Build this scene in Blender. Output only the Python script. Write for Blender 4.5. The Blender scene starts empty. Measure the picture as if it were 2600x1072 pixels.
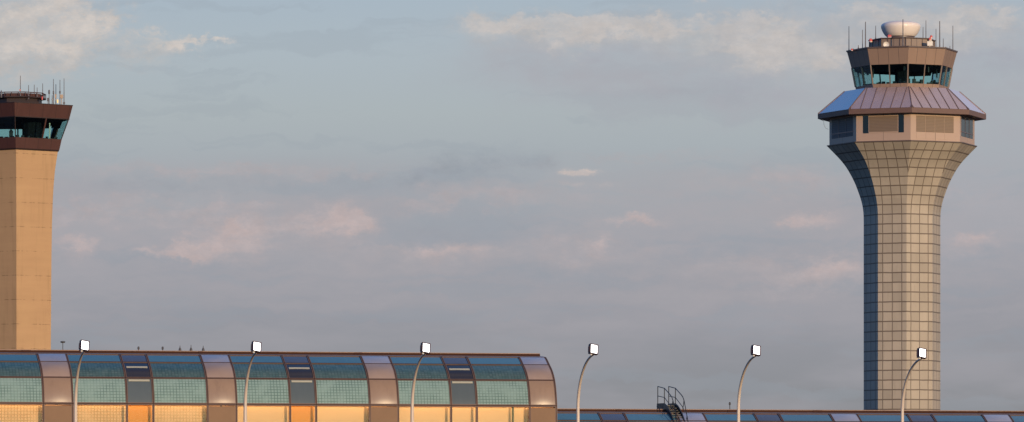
import bpy, math, random
from mathutils import Vector, Matrix
random.seed(7)
R_ = math.radians
sc = bpy.context.scene
C = sc.collection

# ------------------------------------------------------------------ camera
F = 13000.0            # focal length in photo pixels (photo is 2600 wide)
HY = 1340.0            # photo row of the horizon
CZ = 2.0               # eye height
cam = bpy.data.cameras.new('camera'); co = bpy.data.objects.new('camera', cam); C.objects.link(co)
co.location = (0, 0, CZ); co.rotation_euler = (R_(90), 0, 0)
cam.sensor_width = 36; cam.lens = 36 * F / 2600; cam.shift_y = (HY - 536) / 2600
cam.clip_start = 1; cam.clip_end = 60000
sc.camera = co
def X(px, d): return (px - 1300) * d / F
def Z(py, d): return CZ + (HY - py) * d / F

# ------------------------------------------------------------------ mesh helpers
class MB:
    def __init__(s): s.v = []; s.f = []; s.uv = []; s.sm = []
    def face(s, pts, uvs=None, smooth=False):
        b = len(s.v); s.v += [tuple(p) for p in pts]; s.f.append(list(range(b, b + len(pts))))
        s.uv.append(uvs or [(p[0], p[2]) for p in pts]); s.sm.append(smooth)
    def box(s, c, size, M=None):
        hx, hy, hz = [a / 2 for a in size]
        P = [Vector((x, y, z)) for x in (-hx, hx) for y in (-hy, hy) for z in (-hz, hz)]
        if M is not None: P = [M @ p for p in P]
        P = [p + Vector(c) for p in P]
        for q in ((0, 1, 3, 2), (4, 6, 7, 5), (0, 4, 5, 1), (2, 3, 7, 6), (0, 2, 6, 4), (1, 5, 7, 3)):
            s.face([P[i] for i in q])
    def tube(s, pts, rads, n=8, smooth=True, caps=True):
        pts = [Vector(p) for p in pts]
        if not isinstance(rads, (list, tuple)): rads = [rads] * len(pts)
        rings = []; up = None
        for i, p in enumerate(pts):
            d = (pts[min(i + 1, len(pts) - 1)] - pts[max(i - 1, 0)]).normalized()
            if up is None:
                up = Vector((1, 0, 0)) if abs(d.x) < .8 else Vector((0, 1, 0))
            a = (up - d * up.dot(d)).normalized(); b = d.cross(a); up = a
            rings.append([p + (a * math.cos(2 * math.pi * k / n) + b * math.sin(2 * math.pi * k / n)) * rads[i] for k in range(n)])
        s.rings(rings, smooth, caps)
    def rings(s, rings, smooth=False, caps=True):
        n = len(rings[0]); b = len(s.v)
        for r in rings: s.v += [tuple(p) for p in r]
        for i in range(len(rings) - 1):
            for k in range(n):
                k2 = (k + 1) % n
                s.f.append([b + i * n + k, b + i * n + k2, b + (i + 1) * n + k2, b + (i + 1) * n + k])
                s.uv.append([(k / n, i), ((k + 1) / n, i), ((k + 1) / n, i + 1), (k / n, i + 1)]); s.sm.append(smooth)
        if caps:
            s.face(list(reversed(rings[0]))); s.face(rings[-1])
    def build(s, name, mat, parent=None, weld=False):
        me = bpy.data.meshes.new(name); me.from_pydata(s.v, [], s.f)
        ul = me.uv_layers.new(name='UVMap'); i = 0
        for q in s.uv:
            for t in q: ul.data[i].uv = t; i += 1
        me.polygons.foreach_set('use_smooth', s.sm)
        if weld:
            import bmesh
            b = bmesh.new(); b.from_mesh(me); sf = [f for f in b.faces if f.smooth]
            vs = list({v for f in sf for v in f.verts}); bmesh.ops.remove_doubles(b, verts=vs, dist=.0005); b.to_mesh(me); b.free()
        me.materials.append(mat); me.update()
        o = bpy.data.objects.new(name, me); C.objects.link(o)
        if parent is not None: o.parent = parent
        return o
def empty(name, loc, label, cat, group=None, rot=None):
    o = bpy.data.objects.new(name, None); C.objects.link(o); o.location = loc
    if rot is not None: o.rotation_euler = rot
    o.empty_display_size = .5
    o['label'] = label; o['category'] = cat
    if group: o['group'] = group
    return o
def copy_tree(o, parent=None):
    c = o.copy(); C.objects.link(c)
    if parent is not None: c.parent = parent
    for ch in list(o.children): copy_tree(ch, c)
    return c

# ------------------------------------------------------------------ node helpers
class NT:
    def __init__(s, tree): s.t = tree; s.n = tree.nodes; s.l = tree.links
    def put(s, sock, v):
        if v is None: return
        if isinstance(v, bpy.types.NodeSocket): s.l.new(v, sock)
        else:
            if sock.type == 'RGBA' and len(v) == 3: v = (*v, 1)
            sock.default_value = v
    def m(s, op, a, b=None, c=None, clamp=False):
        n = s.n.new('ShaderNodeMath'); n.operation = op; n.use_clamp = clamp
        for i, v in enumerate((a, b, c)): s.put(n.inputs[i], v)
        return n.outputs[0]
    def vm(s, op, a, b=None, c=None):
        n = s.n.new('ShaderNodeVectorMath'); n.operation = op
        for i, v in enumerate((a, b, c)): s.put(n.inputs[i], v)
        return n.outputs['Value'] if op in ('DOT_PRODUCT', 'LENGTH') else n.outputs[0]
    def mix(s, f, a, b, mode='MIX'):
        n = s.n.new('ShaderNodeMix'); n.data_type = 'RGBA'; n.blend_type = mode
        s.put(n.inputs[0], f); s.put(n.inputs[6], a); s.put(n.inputs[7], b); return n.outputs[2]
    def ss(s, x, lo, hi, a=0., b=1.):
        n = s.n.new('ShaderNodeMapRange'); n.interpolation_type = 'SMOOTHSTEP'
        for i, v in enumerate((x, lo, hi, a, b)): s.put(n.inputs[i], v)
        return n.outputs[0]
    def noise(s, vec, scale, detail=4, rough=.55, dist=0.):
        n = s.n.new('ShaderNodeTexNoise'); s.put(n.inputs['Vector'], vec)
        n.inputs['Scale'].default_value = scale; n.inputs['Detail'].default_value = detail
        n.inputs['Roughness'].default_value = rough; n.inputs['Distortion'].default_value = dist
        return n
    def white(s, vec):
        n = s.n.new('ShaderNodeTexWhiteNoise'); n.noise_dimensions = '3D'; s.put(n.inputs['Vector'], vec); return n.outputs['Value']
    def comb(s, x, y, z=0.):
        n = s.n.new('ShaderNodeCombineXYZ')
        for i, v in enumerate((x, y, z)): s.put(n.inputs[i], v)
        return n.outputs[0]
    def sep(s, v):
        n = s.n.new('ShaderNodeSeparateXYZ'); s.put(n.inputs[0], v); return n.outputs
    def ramp(s, f, stops):
        n = s.n.new('ShaderNodeValToRGB'); s.put(n.inputs[0], f)
        e = n.color_ramp.elements
        while len(e) < len(stops): e.new(.5)
        for el, (p, c) in zip(e, stops): el.position = p; el.color = (*c, 1)
        return n.outputs[0]
    def uv(s): return s.n.new('ShaderNodeUVMap').outputs[0]
    def obj(s): return s.n.new('ShaderNodeTexCoord').outputs['Object']
    def bump(s, h, strength=.3, dist=.02):
        n = s.n.new('ShaderNodeBump'); n.inputs['Strength'].default_value = strength
        n.inputs['Distance'].default_value = dist; s.put(n.inputs['Height'], h); return n.outputs[0]
def material(name):
    m = bpy.data.materials.new(name); m.use_nodes = True; t = NT(m.node_tree); t.n.clear()
    out = t.n.new('ShaderNodeOutputMaterial'); return m, t, out
def pbsdf(t, out, col, rough=.5, metal=0., normal=None, spec=.5, link=True):
    b = t.n.new('ShaderNodeBsdfPrincipled')
    t.put(b.inputs['Base Color'], col); t.put(b.inputs['Roughness'], rough); t.put(b.inputs['Metallic'], metal)
    b.inputs['Specular IOR Level'].default_value = spec
    if normal is not None: t.put(b.inputs['Normal'], normal)
    if link: t.l.new(b.outputs[0], out.inputs[0])
    return b
def rgb(r, g, b):
    f = lambda c: (c / 255 / 12.92) if c <= 10.3 else ((c / 255 + .055) / 1.055) ** 2.4
    return (f(r), f(g), f(b))
def mottled(name, col, rough=.5, metal=0., amt=.15, scale=1.5, spec=.5, stretch=(1, 1, 1), bump=0.):
    m, t, out = material(name)
    v = t.vm('MULTIPLY', t.obj(), stretch)
    n = t.noise(v, scale, 5, .6).outputs[0]
    c = t.mix(n, tuple(a * (1 - amt) for a in col), tuple(min(1, a * (1 + amt)) for a in col))
    r = t.m('MULTIPLY_ADD', n, .2, rough - .1)
    pbsdf(t, out, c, r, metal, t.bump(n, bump, .05) if bump else None, spec); return m
def gridline(t, u, v, su, sv, w, pu=0., pv=0.):
    """1 on joint lines of a su x sv grid, plus a per-cell id vector"""
    a = t.m('DIVIDE', t.m('SUBTRACT', u, pu), su); b = t.m('DIVIDE', t.m('SUBTRACT', v, pv), sv)
    da = t.m('MULTIPLY', t.m('ABSOLUTE', t.m('SUBTRACT', t.m('FRACT', a), .5)), su)
    db = t.m('MULTIPLY', t.m('ABSOLUTE', t.m('SUBTRACT', t.m('FRACT', b), .5)), sv)
    la = t.ss(da, su / 2 - w, su / 2 - w * .4); lb = t.ss(db, sv / 2 - w, sv / 2 - w * .4)
    return t.m('MAXIMUM', la, lb), t.comb(t.m('FLOOR', a), t.m('FLOOR', b), 0.), la, lb

# ------------------------------------------------------------------ sun, sky, exposure
SUN_AZ, SUN_EL = 27, 4.5            # degrees right of straight-behind the camera
sd = Vector((math.sin(R_(SUN_AZ)) * math.cos(R_(SUN_EL)), -math.cos(R_(SUN_AZ)) * math.cos(R_(SUN_EL)), math.sin(R_(SUN_EL))))
sl = bpy.data.lights.new('sun', 'SUN'); so = bpy.data.objects.new('sun', sl); C.objects.link(so)
sl.energy = 3.2; sl.angle = R_(.5); sl.color = (1, .71, .43)
so.rotation_euler = sd.to_track_quat('Z', 'Y').to_euler(); so.location = (40, -60, 60)

w = bpy.data.worlds.new('World'); sc.world = w; w.use_nodes = True
t = NT(w.node_tree); t.n.clear()
wo = t.n.new('ShaderNodeOutputWorld'); bg = t.n.new('ShaderNodeBackground'); t.l.new(bg.outputs[0], wo.inputs[0])
sky = t.n.new('ShaderNodeTexSky'); sky.sky_type = 'NISHITA'; sky.sun_disc = False
sky.sun_elevation = R_(SUN_EL); sky.sun_rotation = R_(180 - SUN_AZ)
sky.air_density = 1.0; sky.dust_density = 1.2; sky.ozone_density = 3.0
D = t.n.new('ShaderNodeTexCoord').outputs['Generated']
dx, dy, dz = t.sep(D)[:3]
el = t.m('ARCSINE', dz)
az = t.m('ARCTAN2', dx, dy)
# compass / elevation coordinates of the sky in units of 1/13000 rad; u to the right, v downwards
u = t.m('MULTIPLY_ADD', az, F, 1300.)
v = t.m('MULTIPLY_ADD', el, -F, HY)
P = t.comb(u, v, 0.)
wn = t.noise(t.vm('MULTIPLY', P, (1 / 150, 1 / 100, 1)), 1., 5, .6).outputs[1]
wn = t.vm('SUBTRACT', wn, (.5, .5, .5))
Pw = t.vm('MULTIPLY_ADD', wn, (300, 110, 0), P)
wf = t.vm('SUBTRACT', t.noise(t.vm('MULTIPLY', P, (1 / 60, 1 / 40, 1)), 1., 6, .68).outputs[1], (.5, .5, .5))
Pf = t.vm('MULTIPLY_ADD', wf, (270, 130, 0), Pw)
n_big = t.noise(t.vm('MULTIPLY', P, (1 / 600, 1 / 170, 1)), 1., 4, .55).outputs[0]
n_mid = t.noise(t.vm('MULTIPLY', P, (1 / 230, 1 / 80, 1)), 1., 5, .58).outputs[0]
n_fin = t.ss(t.noise(t.vm('MULTIPLY', P, (1 / 95, 1 / 46, 1)), 1., 7, .62).outputs[0], .3, .7)
def blobs(Q, lst):
    acc = None
    for cx, cy, rx, ry, a in lst:
        q = t.vm('MULTIPLY_ADD', Q, (1 / rx, 1 / ry, 0), (-cx / rx, -cy / ry, 0))
        e = t.m('POWER', .3679, t.vm('DOT_PRODUCT', q, q))
        acc = t.m('MULTIPLY', e, a) if acc is None else t.m('MULTIPLY_ADD', e, a, acc)
    return acc
S = 1 / 1500.
base = t.ramp(t.m('MULTIPLY_ADD', v, S, .2), [
    (.0, rgb(150, 172, 196)), (.2, rgb(168, 183, 195)), (.2 + 130 * S, rgb(172, 184, 192)), (.2 + 290 * S, rgb(171, 180, 184)),
    (.2 + 430 * S, rgb(165, 172, 178)), (.2 + 620 * S, rgb(157, 160, 168)), (.2 + 800 * S, rgb(148, 150, 158)),
    (.2 + 1000 * S, rgb(141, 143, 148)), (1., rgb(130, 130, 132))])
col = base
# broad soft banks, layered along the horizon
n_lay = t.ss(t.noise(t.vm('MULTIPLY', Pw, (1 / 700, 1 / 75, 1)), 1., 6, .55).outputs[0], .33, .68)
col = t.mix(t.m('MULTIPLY', t.ss(n_big, .38, .68), t.ss(v, 360, 520, 0., .6)), col, rgb(162, 160, 166))
col = t.mix(t.m('MULTIPLY', n_lay, t.m('MULTIPLY', t.ss(v, 370, 470, 0., .5), t.ss(v, 1000, 640))), col, rgb(171, 167, 171))
col = t.mix(t.m('MULTIPLY', n_fin, t.m('MULTIPLY', t.ss(v, 380, 520, 0., .22), t.ss(v, 900, 600))), col, rgb(176, 168, 172))
col = t.mix(t.ss(n_lay, .45, .05, 0., .22), col, rgb(150, 160, 170))
def layer(col, Q, lst, color, gain, base_n=.15, amp=1.25, nz=None):
    s = t.m('MULTIPLY', blobs(Q, lst), t.m('MULTIPLY_ADD', nz or n_cl, amp, base_n))
    s = t.m('MULTIPLY', t.ss(s, .0, 1.25, 0., gain), n_tx)
    return t.mix(s, col, t.mix(n_sh, tuple(c * .93 for c in color), tuple(min(1, c * 1.05) for c in color)))
n_tx = t.ss(t.noise(t.vm('MULTIPLY', Pf, (1 / 120, 1 / 60, 1)), 1., 8, .68).outputs[0], .30, .66, .42, 1.)
n_sh = t.ss(t.noise(t.vm('MULTIPLY_ADD', P, (1 / 70, 1 / 45, 1), (3.3, 7.7, 0)), 1., 7, .66).outputs[0], .32, .68)
n_cl = t.m('MULTIPLY_ADD', n_fin, .6, t.m('MULTIPLY', t.ss(n_mid, .3, .7), .4))
# grey-blue shadowed banks
col = layer(col, Pw, [(1260, 400, 190, 34, 1.1), (1110, 445, 180, 30, .8), (330, 478, 260, 36, .8), (1000, 470, 300, 26, .5), (1660, 245, 220, 22, .8), (1060, 590, 180, 50, .6), (700, 470, 220, 24, .4), (1830, 255, 160, 26, .5), (640, 650, 300, 40, .5), (1330, 570, 200, 50, .5), (1900, 620, 240, 50, .4)], rgb(147, 155, 165), .62, .45, .8)
# body of the upper cloud bank
bk = blobs(Pw, [(1450, 150, 330, 95, .8), (1900, 150, 330, 120, .95), (2250, 120, 260, 110, .8), (2560, 200, 200, 170, .8), (1700, 260, 420, 70, .4), (2500, 480, 260, 170, .6)])
col = t.mix(t.m('MULTIPLY', t.ss(bk, .0, .9), t.m('MULTIPLY_ADD', n_cl, .5, .4)), col, rgb(170, 171, 178))
col = layer(col, Pw, [(1560, 125, 140, 34, 1.), (1340, 105, 120, 20, .6), (1880, 215, 160, 40, .5), (2540, 160, 150, 50, .6)], rgb(158, 164, 180), .7, .3, .9)
# soft pale upper part of that bank
col = layer(col, Pw, [(1290, 85, 150, 36, .9), (1480, 95, 180, 46, 1.), (1700, 95, 190, 46, 1.), (1900, 120, 160, 70, 1.1), (2060, 150, 130, 60, .9), (2250, 70, 200, 60, .8), (2480, 90, 170, 60, .8)], rgb(184, 184, 185), .8, .55, .7)
# pinkish diffuse banks
col = layer(col, Pf, [(560, 545, 220, 40, .8), (700, 575, 280, 55, .7), (200, 545, 190, 38, .7), (330, 530, 180, 32, .6), (1100, 520, 160, 28, .7), (420, 440, 300, 22, .6),
                      (1980, 465, 200, 40, .95), (2450, 500, 130, 34, .6), (1850, 700, 220, 70, .55), (1340, 500, 220, 30, .65), (1500, 610, 80, 70, .6), (1480, 640, 260, 40, .5),
                      (800, 445, 280, 20, .7), (1640, 405, 240, 14, .7), (2080, 690, 140, 48, .95), (1050, 645, 260, 36, .7), (150, 640, 120, 40, .6), (2450, 620, 120, 40, .6)], rgb(179, 170, 172), .9, .25, 1.0)
# the brighter pink heads
Pp = t.vm('MULTIPLY_ADD', wf, (110, 62, 0), t.vm('MULTIPLY_ADD', wn, (110, 60, 0), P))
col = layer(col, Pp, [(205, 622, 60, 26, 1.2), (478, 632, 52, 28, 1.6), (370, 646, 70, 13, 1.), (600, 608, 80, 48, 1.35), (840, 565, 110, 36, .9), (885, 552, 46, 30, 1.0),
                      (1100, 635, 130, 16, .8), (1615, 557, 66, 15, 1.3), (2055, 556, 70, 22, 1.5), (2110, 676, 90, 28, .9), (2480, 612, 66, 22, 1.2), (1240, 628, 80, 18, .6), (1530, 610, 30, 34, .6)],
            rgb(194, 177, 175), .85, .4, .95)
# lit rim of the upper bank, paler wisps along the top
col = layer(col, Pf, [(1270, 66, 95, 26, 1.2), (1400, 58, 125, 22, 1.3), (1560, 64, 120, 26, 1.3), (1720, 72, 130, 26, 1.2), (1880, 70, 140, 28, 1.3), (1960, 90, 95, 40, 1.), (1470, 105, 50, 40, .8),
                      (1480, 85, 300, 26, .5), (1960, 160, 70, 50, .9), (2080, 150, 110, 36, .8), (2170, 150, 70, 40, .7), (2200, 30, 130, 20, .8), (2330, 52, 190, 26, 1.), (2530, 60, 130, 30, 1.1), (2480, 120, 130, 24, .6), (1900, 130, 160, 20, .6)],
            rgb(200, 193, 189), .8)
# tall warm cumulus in the upper corner
col = layer(col, Pf, [(70, 70, 150, 85, 1.2), (190, 60, 95, 62, 1.2), (120, 150, 130, 55, 1.1), (30, 170, 110, 60, .9), (240, 55, 50, 44, .7), (60, 10, 150, 44, 1.1), (400, 112, 110, 26, .7), (330, 150, 140, 40, .5)], rgb(191, 186, 183), .95, .35, .95)
col = layer(col, Pf, [(60, 45, 95, 38, 1.1), (215, 55, 62, 44, 1.35), (160, 125, 110, 44, 1.2), (50, 125, 70, 26, .9), (120, 20, 70, 20, .8), (425, 108, 80, 18, .9), (520, 108, 60, 10, .7)], rgb(213, 203, 195), .9)
# thin lit streak
Ps = t.vm('MULTIPLY_ADD', wf, (150, 34, 0), P)
col = layer(col, Ps, [(1448, 438, 26, 6, 1.4), (1486, 437, 30, 6, 1.4), (1470, 438, 50, 9, .7)], rgb(213, 195, 186), .85, .35, 1.)
col = layer(col, Ps, [(1440, 468, 34, 9, .9), (1540, 470, 38, 8, .9)], rgb(190, 178, 176), .7)
# fade the cloudy eastern sky out towards the zenith and the other side
mask = t.m('MULTIPLY', t.ss(el, .30, .12), t.ss(dy, -.15, .75))
nish = t.mix(1., sky.outputs[0], (.15, .15, .15), 'MULTIPLY')
nish = t.mix(1., nish, (.55, 1.28, 2.4), 'MULTIPLY')
# unseen lilac veil over zenith and sunset side, added to brighten upward faces
zc_ = t.ss(t.vm('DOT_PRODUCT', D, (.30, -.33, .895)), .55, .93)
zn = t.ss(t.noise(t.vm('MULTIPLY', D, (3, 3, 2)), 1.6, 5, .6).outputs[0], .32, .66, .35, 1.)
nish = t.mix(t.m('MULTIPLY', zc_, t.m('MULTIPLY', zn, .95)), nish, (.70, .545, .475))
nish = t.mix(t.m('MULTIPLY', t.ss(dy, .2, .8), .7), nish, (.12, .30, .60))
nish = t.mix(t.m('MULTIPLY', t.m('MULTIPLY', t.ss(dx, -.02, .3), t.ss(dy, .2, .8)), .85), nish, (.56, .62, .82))  # unseen front sky patches, added to tint the side roof facets
t.put(bg.inputs[0], t.mix(mask, nish, col)); bg.inputs[1].default_value = 1.0

sc.view_settings.view_transform = 'Standard'; sc.view_settings.look = 'None'
sc.view_settings.exposure = 0; sc.view_settings.gamma = 1
sc.cycles.max_bounces = 8; sc.cycles.transparent_max_bounces = 16
try: sc.cycles.use_denoising = True
except Exception: pass

# ------------------------------------------------------------------ materials
def mat_panels():
    m, t, out = material('tower_panel')
    uu, vv, _ = t.sep(t.uv())[:3]
    wob = t.noise(t.obj(), .6, 2).outputs[0]
    uu = t.m('MULTIPLY_ADD', t.m('SUBTRACT', wob, .5), .10, uu); vv = t.m('MULTIPLY_ADD', t.m('SUBTRACT', wob, .5), .07, vv)
    g, cid, la, lb = gridline(t, uu, vv, PANEL, 1.0, .088)
    cid = t.vm('ADD', cid, t.comb(0., 0., t.m('FLOOR', t.m('MULTIPLY', t.sep(t.n.new('ShaderNodeNewGeometry').outputs['True Normal'])[0], 9.))))
    rnd = t.white(cid)
    n = t.noise(t.vm('MULTIPLY', t.obj(), (1, 1, .35)), .35, 5, .6).outputs[0]
    nf = t.noise(t.vm('MULTIPLY', t.obj(), (1, 1, .12)), 2.2, 5, .65).outputs[0]
    c = t.mix(rnd, (.378, .32, .25), (.465, .392, .305))
    c = t.mix(t.ss(n, .35, .7, 0., .35), c, (.30, .255, .20))
    c = t.mix(t.ss(nf, .5, .8, 0., .3), c, (.26, .215, .17))
    c = t.mix(t.m('MULTIPLY', g, .8), c, (.085, .06, .045))
    pbsdf(t, out, c, t.m('MULTIPLY_ADD', rnd, .12, .34), 0., t.bump(g, -.4, .04), .22); return m
PANEL = 4.498 / 3
M = {}
M['panel'] = mat_panels()
def mat_joint(name, c1, c2, su, w=.05, rough=.45, metal=0., jc=(.05, .04, .035)):
    m, t, out = material(name)
    uu, vv, _ = t.sep(t.uv())[:3]
    g, cid, la, lb = gridline(t, uu, vv, su, 100., w)
    rnd = t.white(cid)
    n = t.noise(t.vm('MULTIPLY', t.obj(), (1, 1, .25)), 1.4, 5, .6).outputs[0]
    c = t.mix(t.m('MULTIPLY_ADD', rnd, .5, t.m('MULTIPLY', n, .5)), c1, c2)
    c = t.mix(t.m('MULTIPLY', la, .75), c, jc)
    pbsdf(t, out, c, t.m('MULTIPLY_ADD', n, .2, rough - .1), metal, t.bump(la, -.4, .03)); return m
M['fascia'] = mat_joint('fascia_panel', (.25, .165, .12), (.30, .20, .145), 1.6, .045)
M['gallery'] = mat_joint('gallery_panel', (.40, .275, .205), (.45, .315, .235), 8.5, .04)
M['pent'] = mat_joint('penthouse_panel', (.22, .16, .125), (.28, .205, .155), .96, .06)
M['eave'] = mottled('brown_eave_trim', (.15, .088, .07), .5, spec=.3)
M['lip'] = mottled('dark_trim', (.10, .07, .06), .45)
M['metal_roof'] = mottled('standing_seam_metal', (.74, .585, .54), .26, .8, .10, .8, stretch=(1, 1, .4))
M['seam'] = mottled('seam_metal', (.17, .12, .115), .4, .4)
M['soffit'] = mottled('soffit', (.08, .065, .06), .7)
M['mullion'] = mottled('bronze_mullion', (.20, .145, .115), .4, .2)
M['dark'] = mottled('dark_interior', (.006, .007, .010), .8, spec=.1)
M['console'] = mottled('console', (.012, .014, .017), .6)
M['white'] = mottled('white_paint', (.74, .68, .60), .45, amt=.06)
M['radome'] = mottled('radome_gelcoat', (.80, .70, .62), .4, amt=.05, scale=.8, stretch=(1, 1, .3))
M['antenna'] = mottled('antenna_grey', (.12, .11, .12), .5)
M['tan'] = mottled('tan_paint', (.42, .31, .22), .6)
M['slit'] = mottled('dark_window_glass', (.012, .015, .02), .12)
def mat_louver(name, col, pitch=.22):
    m, t, out = material(name)
    uu, vv, _ = t.sep(t.uv())[:3]
    f = t.m('FRACT', t.m('DIVIDE', vv, pitch))
    c = t.mix(t.ss(f, .6, .95, 0., .55), col, tuple(a * .35 for a in col))
    pbsdf(t, out, c, .5, .1, t.bump(f, .6, .05)); return m
M['louver'] = mat_louver('louver_bronze', (.235, .165, .115))
M['louver_grey'] = mat_louver('louver_grey', (.10, .10, .105), .3)
def mat_glass(name, tint, gloss=(.9, .95, 1), rough=.02, f0=.06):
    m, t, out = material(name)
    tr = t.n.new('ShaderNodeBsdfTransparent'); t.put(tr.inputs[0], tint)
    gl = t.n.new('ShaderNodeBsdfGlossy'); t.put(gl.inputs[0], gloss); gl.inputs['Roughness'].default_value = rough
    lw = t.n.new('ShaderNodeFresnel'); lw.inputs[0].default_value = 1.45
    mx = t.n.new('ShaderNodeMixShader'); t.put(mx.inputs[0], t.m('MULTIPLY_ADD', lw.outputs[0], .55, f0 - .02))
    t.l.new(tr.outputs[0], mx.inputs[1]); t.l.new(gl.outputs[0], mx.inputs[2]); t.l.new(mx.outputs[0], out.inputs[0]); return m
M['cabglass'] = mat_glass('tinted_cab_glass', (.79, .93, .925), f0=.02)
M['litglass'] = mat_glass('clear_glass', (.95, .94, .91), f0=.012)
def mat_emit(name, col, s):
    m, t, out = material(name); e = t.n.new('ShaderNodeEmission'); t.put(e.inputs[0], col); e.inputs[1].default_value = s
    t.l.new(e.outputs[0], out.inputs[0]); return m
M['lamp'] = mat_emit('floodlight_face', (1, .96, .93), 5.)
M['redlamp'] = mottled('red_glass', (.65, .12, .10), .25)
M['amber'] = mat_emit('beacon_glow', (1, .55, .16), 1.6)
def mat_concrete():
    m, t, out = material('board_marked_concrete')
    ob = t.obj(); x, y, z = t.sep(ob)[:3]
    n1 = t.noise(t.vm('MULTIPLY', ob, (.12, .12, 1.1)), 1., 6, .65).outputs[0]
    n2 = t.noise(ob, .22, 5, .6).outputs[0]
    n3 = t.noise(t.vm('MULTIPLY', ob, (1.2, 1.2, .12)), 1.2, 5, .6).outputs[0]
    zz = t.m('ADD', z, t.m('MULTIPLY', n2, .12))
    jf = t.m('ABSOLUTE', t.m('SUBTRACT', t.m('FRACT', t.m('DIVIDE', zz, 3.35)), .5))
    j = t.m('MULTIPLY', t.ss(jf, .482, .497), t.ss(n3, .42, .62))
    c = t.mix(n1, (.41, .255, .137), (.515, .322, .172))
    c = t.mix(t.ss(n2, .4, .75, 0., .4), c, (.52, .34, .175))
    c = t.mix(t.ss(n3, .5, .75, 0., .38), c, (.31, .195, .095))
    c = t.mix(t.m('MULTIPLY', j, .8), c, (.14, .085, .045))
    pbsdf(t, out, c, .85, 0., t.bump(n1, .25, .06), .2); return m
M['concrete'] = mat_concrete()
def mat_rust():
    m, t, out = material('brown_steel_panel')
    uu, vv, _ = t.sep(t.uv())[:3]
    g, cid, la, lb = gridline(t, uu, vv, 2.1, 100., .05)
    n = t.noise(t.vm('MULTIPLY', t.obj(), (1, 1, .2)), 1.1, 6, .6).outputs[0]
    c = t.mix(n, (.052, .020, .016), (.092, .036, .028)); c = t.mix(t.m('MULTIPLY', la, .6), c, (.02, .01, .009))
    pbsdf(t, out, c, .55, 0., t.bump(la, -.3, .03), .35); return m
M['rust'] = mat_rust()
M['rustdark'] = mottled('dark_brown_trim', (.028, .014, .012), .55)
M['bluewhite'] = mottled('blind_fabric', (.5, .55, .55), .8)

# ------------------------------------------------------------------ polygonal tower helpers
def ring(R, z, n, rot):
    """corner k points away from -Y by rot + k*360/n degrees (towards +X)"""
    return [Vector((R * math.sin(R_(rot + k * 360 / n)), -R * math.cos(R_(rot + k * 360 / n)), z)) for k in range(n)]
def shell(mb, lv, n, rot, cap0=False, cap1=False):
    """lv: (R, z[, v])  - faces with uv = (metres across the face, v)"""
    for (a, b) in zip(lv, lv[1:]):
        ra, rb = ring(a[0], a[1], n, rot), ring(b[0], b[1], n, rot)
        va, vb = (a[2] if len(a) > 2 else a[1]), (b[2] if len(b) > 2 else b[1])
        ha, hb = a[0] * math.sin(math.pi / n), b[0] * math.sin(math.pi / n)
        for k in range(n):
            q = (k + 1) % n
            mb.face([ra[k], ra[q], rb[q], rb[k]], [(-ha + 100 * k * 0, va), (ha, va), (hb, vb), (-hb, vb)])
    if cap0: mb.face(list(reversed(ring(lv[0][0], lv[0][1], n, rot))))
    if cap1: mb.face(ring(lv[-1][0], lv[-1][1], n, rot))
    return mb
def facepoint(R, z, n, rot, k, s, off=0.):
    """point on face k between corners k and k+1, s metres from its middle"""
    a = R_(rot + (k + .5) * 360 / n); ap = R * math.cos(math.pi / n) + off
    nx, ny = math.sin(a), -math.cos(a)
    return Vector((nx * ap + math.cos(a) * s, ny * ap + math.sin(a) * s, z))
def face_slab(mb, n, rot, k, Ra, za, Rb, zb, s0, s1, off0, off1, s0b=None, s1b=None):
    """a slab lying on face k, from off0 to off1 metres proud of it"""
    s0b = s0 if s0b is None else s0b; s1b = s1 if s1b is None else s1b
    P = [facepoint(Ra, za, n, rot, k, s0, off1), facepoint(Ra, za, n, rot, k, s1, off1), facepoint(Rb, zb, n, rot, k, s1b, off1), facepoint(Rb, zb, n, rot, k, s0b, off1)]
    Q = [facepoint(Ra, za, n, rot, k, s0, off0), facepoint(Ra, za, n, rot, k, s1, off0), facepoint(Rb, zb, n, rot, k, s1b, off0), facepoint(Rb, zb, n, rot, k, s0b, off0)]
    mb.face(P, [(s0, za), (s1, za), (s1b, zb), (s0b, zb)])
    for i in range(4):
        j = (i + 1) % 4; mb.face([P[j], P[i], Q[i], Q[j]], [(0, P[j].z), (0, P[i].z), (0, Q[i].z), (0, Q[j].z)])
    mb.face(list(reversed(Q)))
def whip(parent, x, y, z0, z1, r=.035, mat='antenna', thick=None, name='antenna'):
    mb = MB(); mb.tube([(x, y, z0), (x, y, z0 + (z1 - z0) * .4), (x, y, z1)], [r * 1.9, r * 1.6, r * 1.2], 6)
    mb.tube([(x, y, z0 - .02), (x, y, z0 + .14)], [.13, .1], 8)
    if thick: mb.tube([(x, y, thick[0]), (x, y, thick[0] + .05), (x, y, thick[1] - .05), (x, y, thick[1])], [.05, thick[2], thick[2], .05], 8)
    return mb.build(name, M[mat], parent)

# ------------------------------------------------------------------ THE TALL PANELLED TOWER
TD = 780.; k_ = TD / F                                   # .06 m per photo pixel at its axis
TX = X(2290.3, TD)
ROT = 2.3
T = empty('control_tower', (TX, TD, 0), 'tall beige panelled control tower with flared shaft, metal skirt roof and white radome', 'control tower')
zt = lambda y: Z(y, TD)
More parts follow.
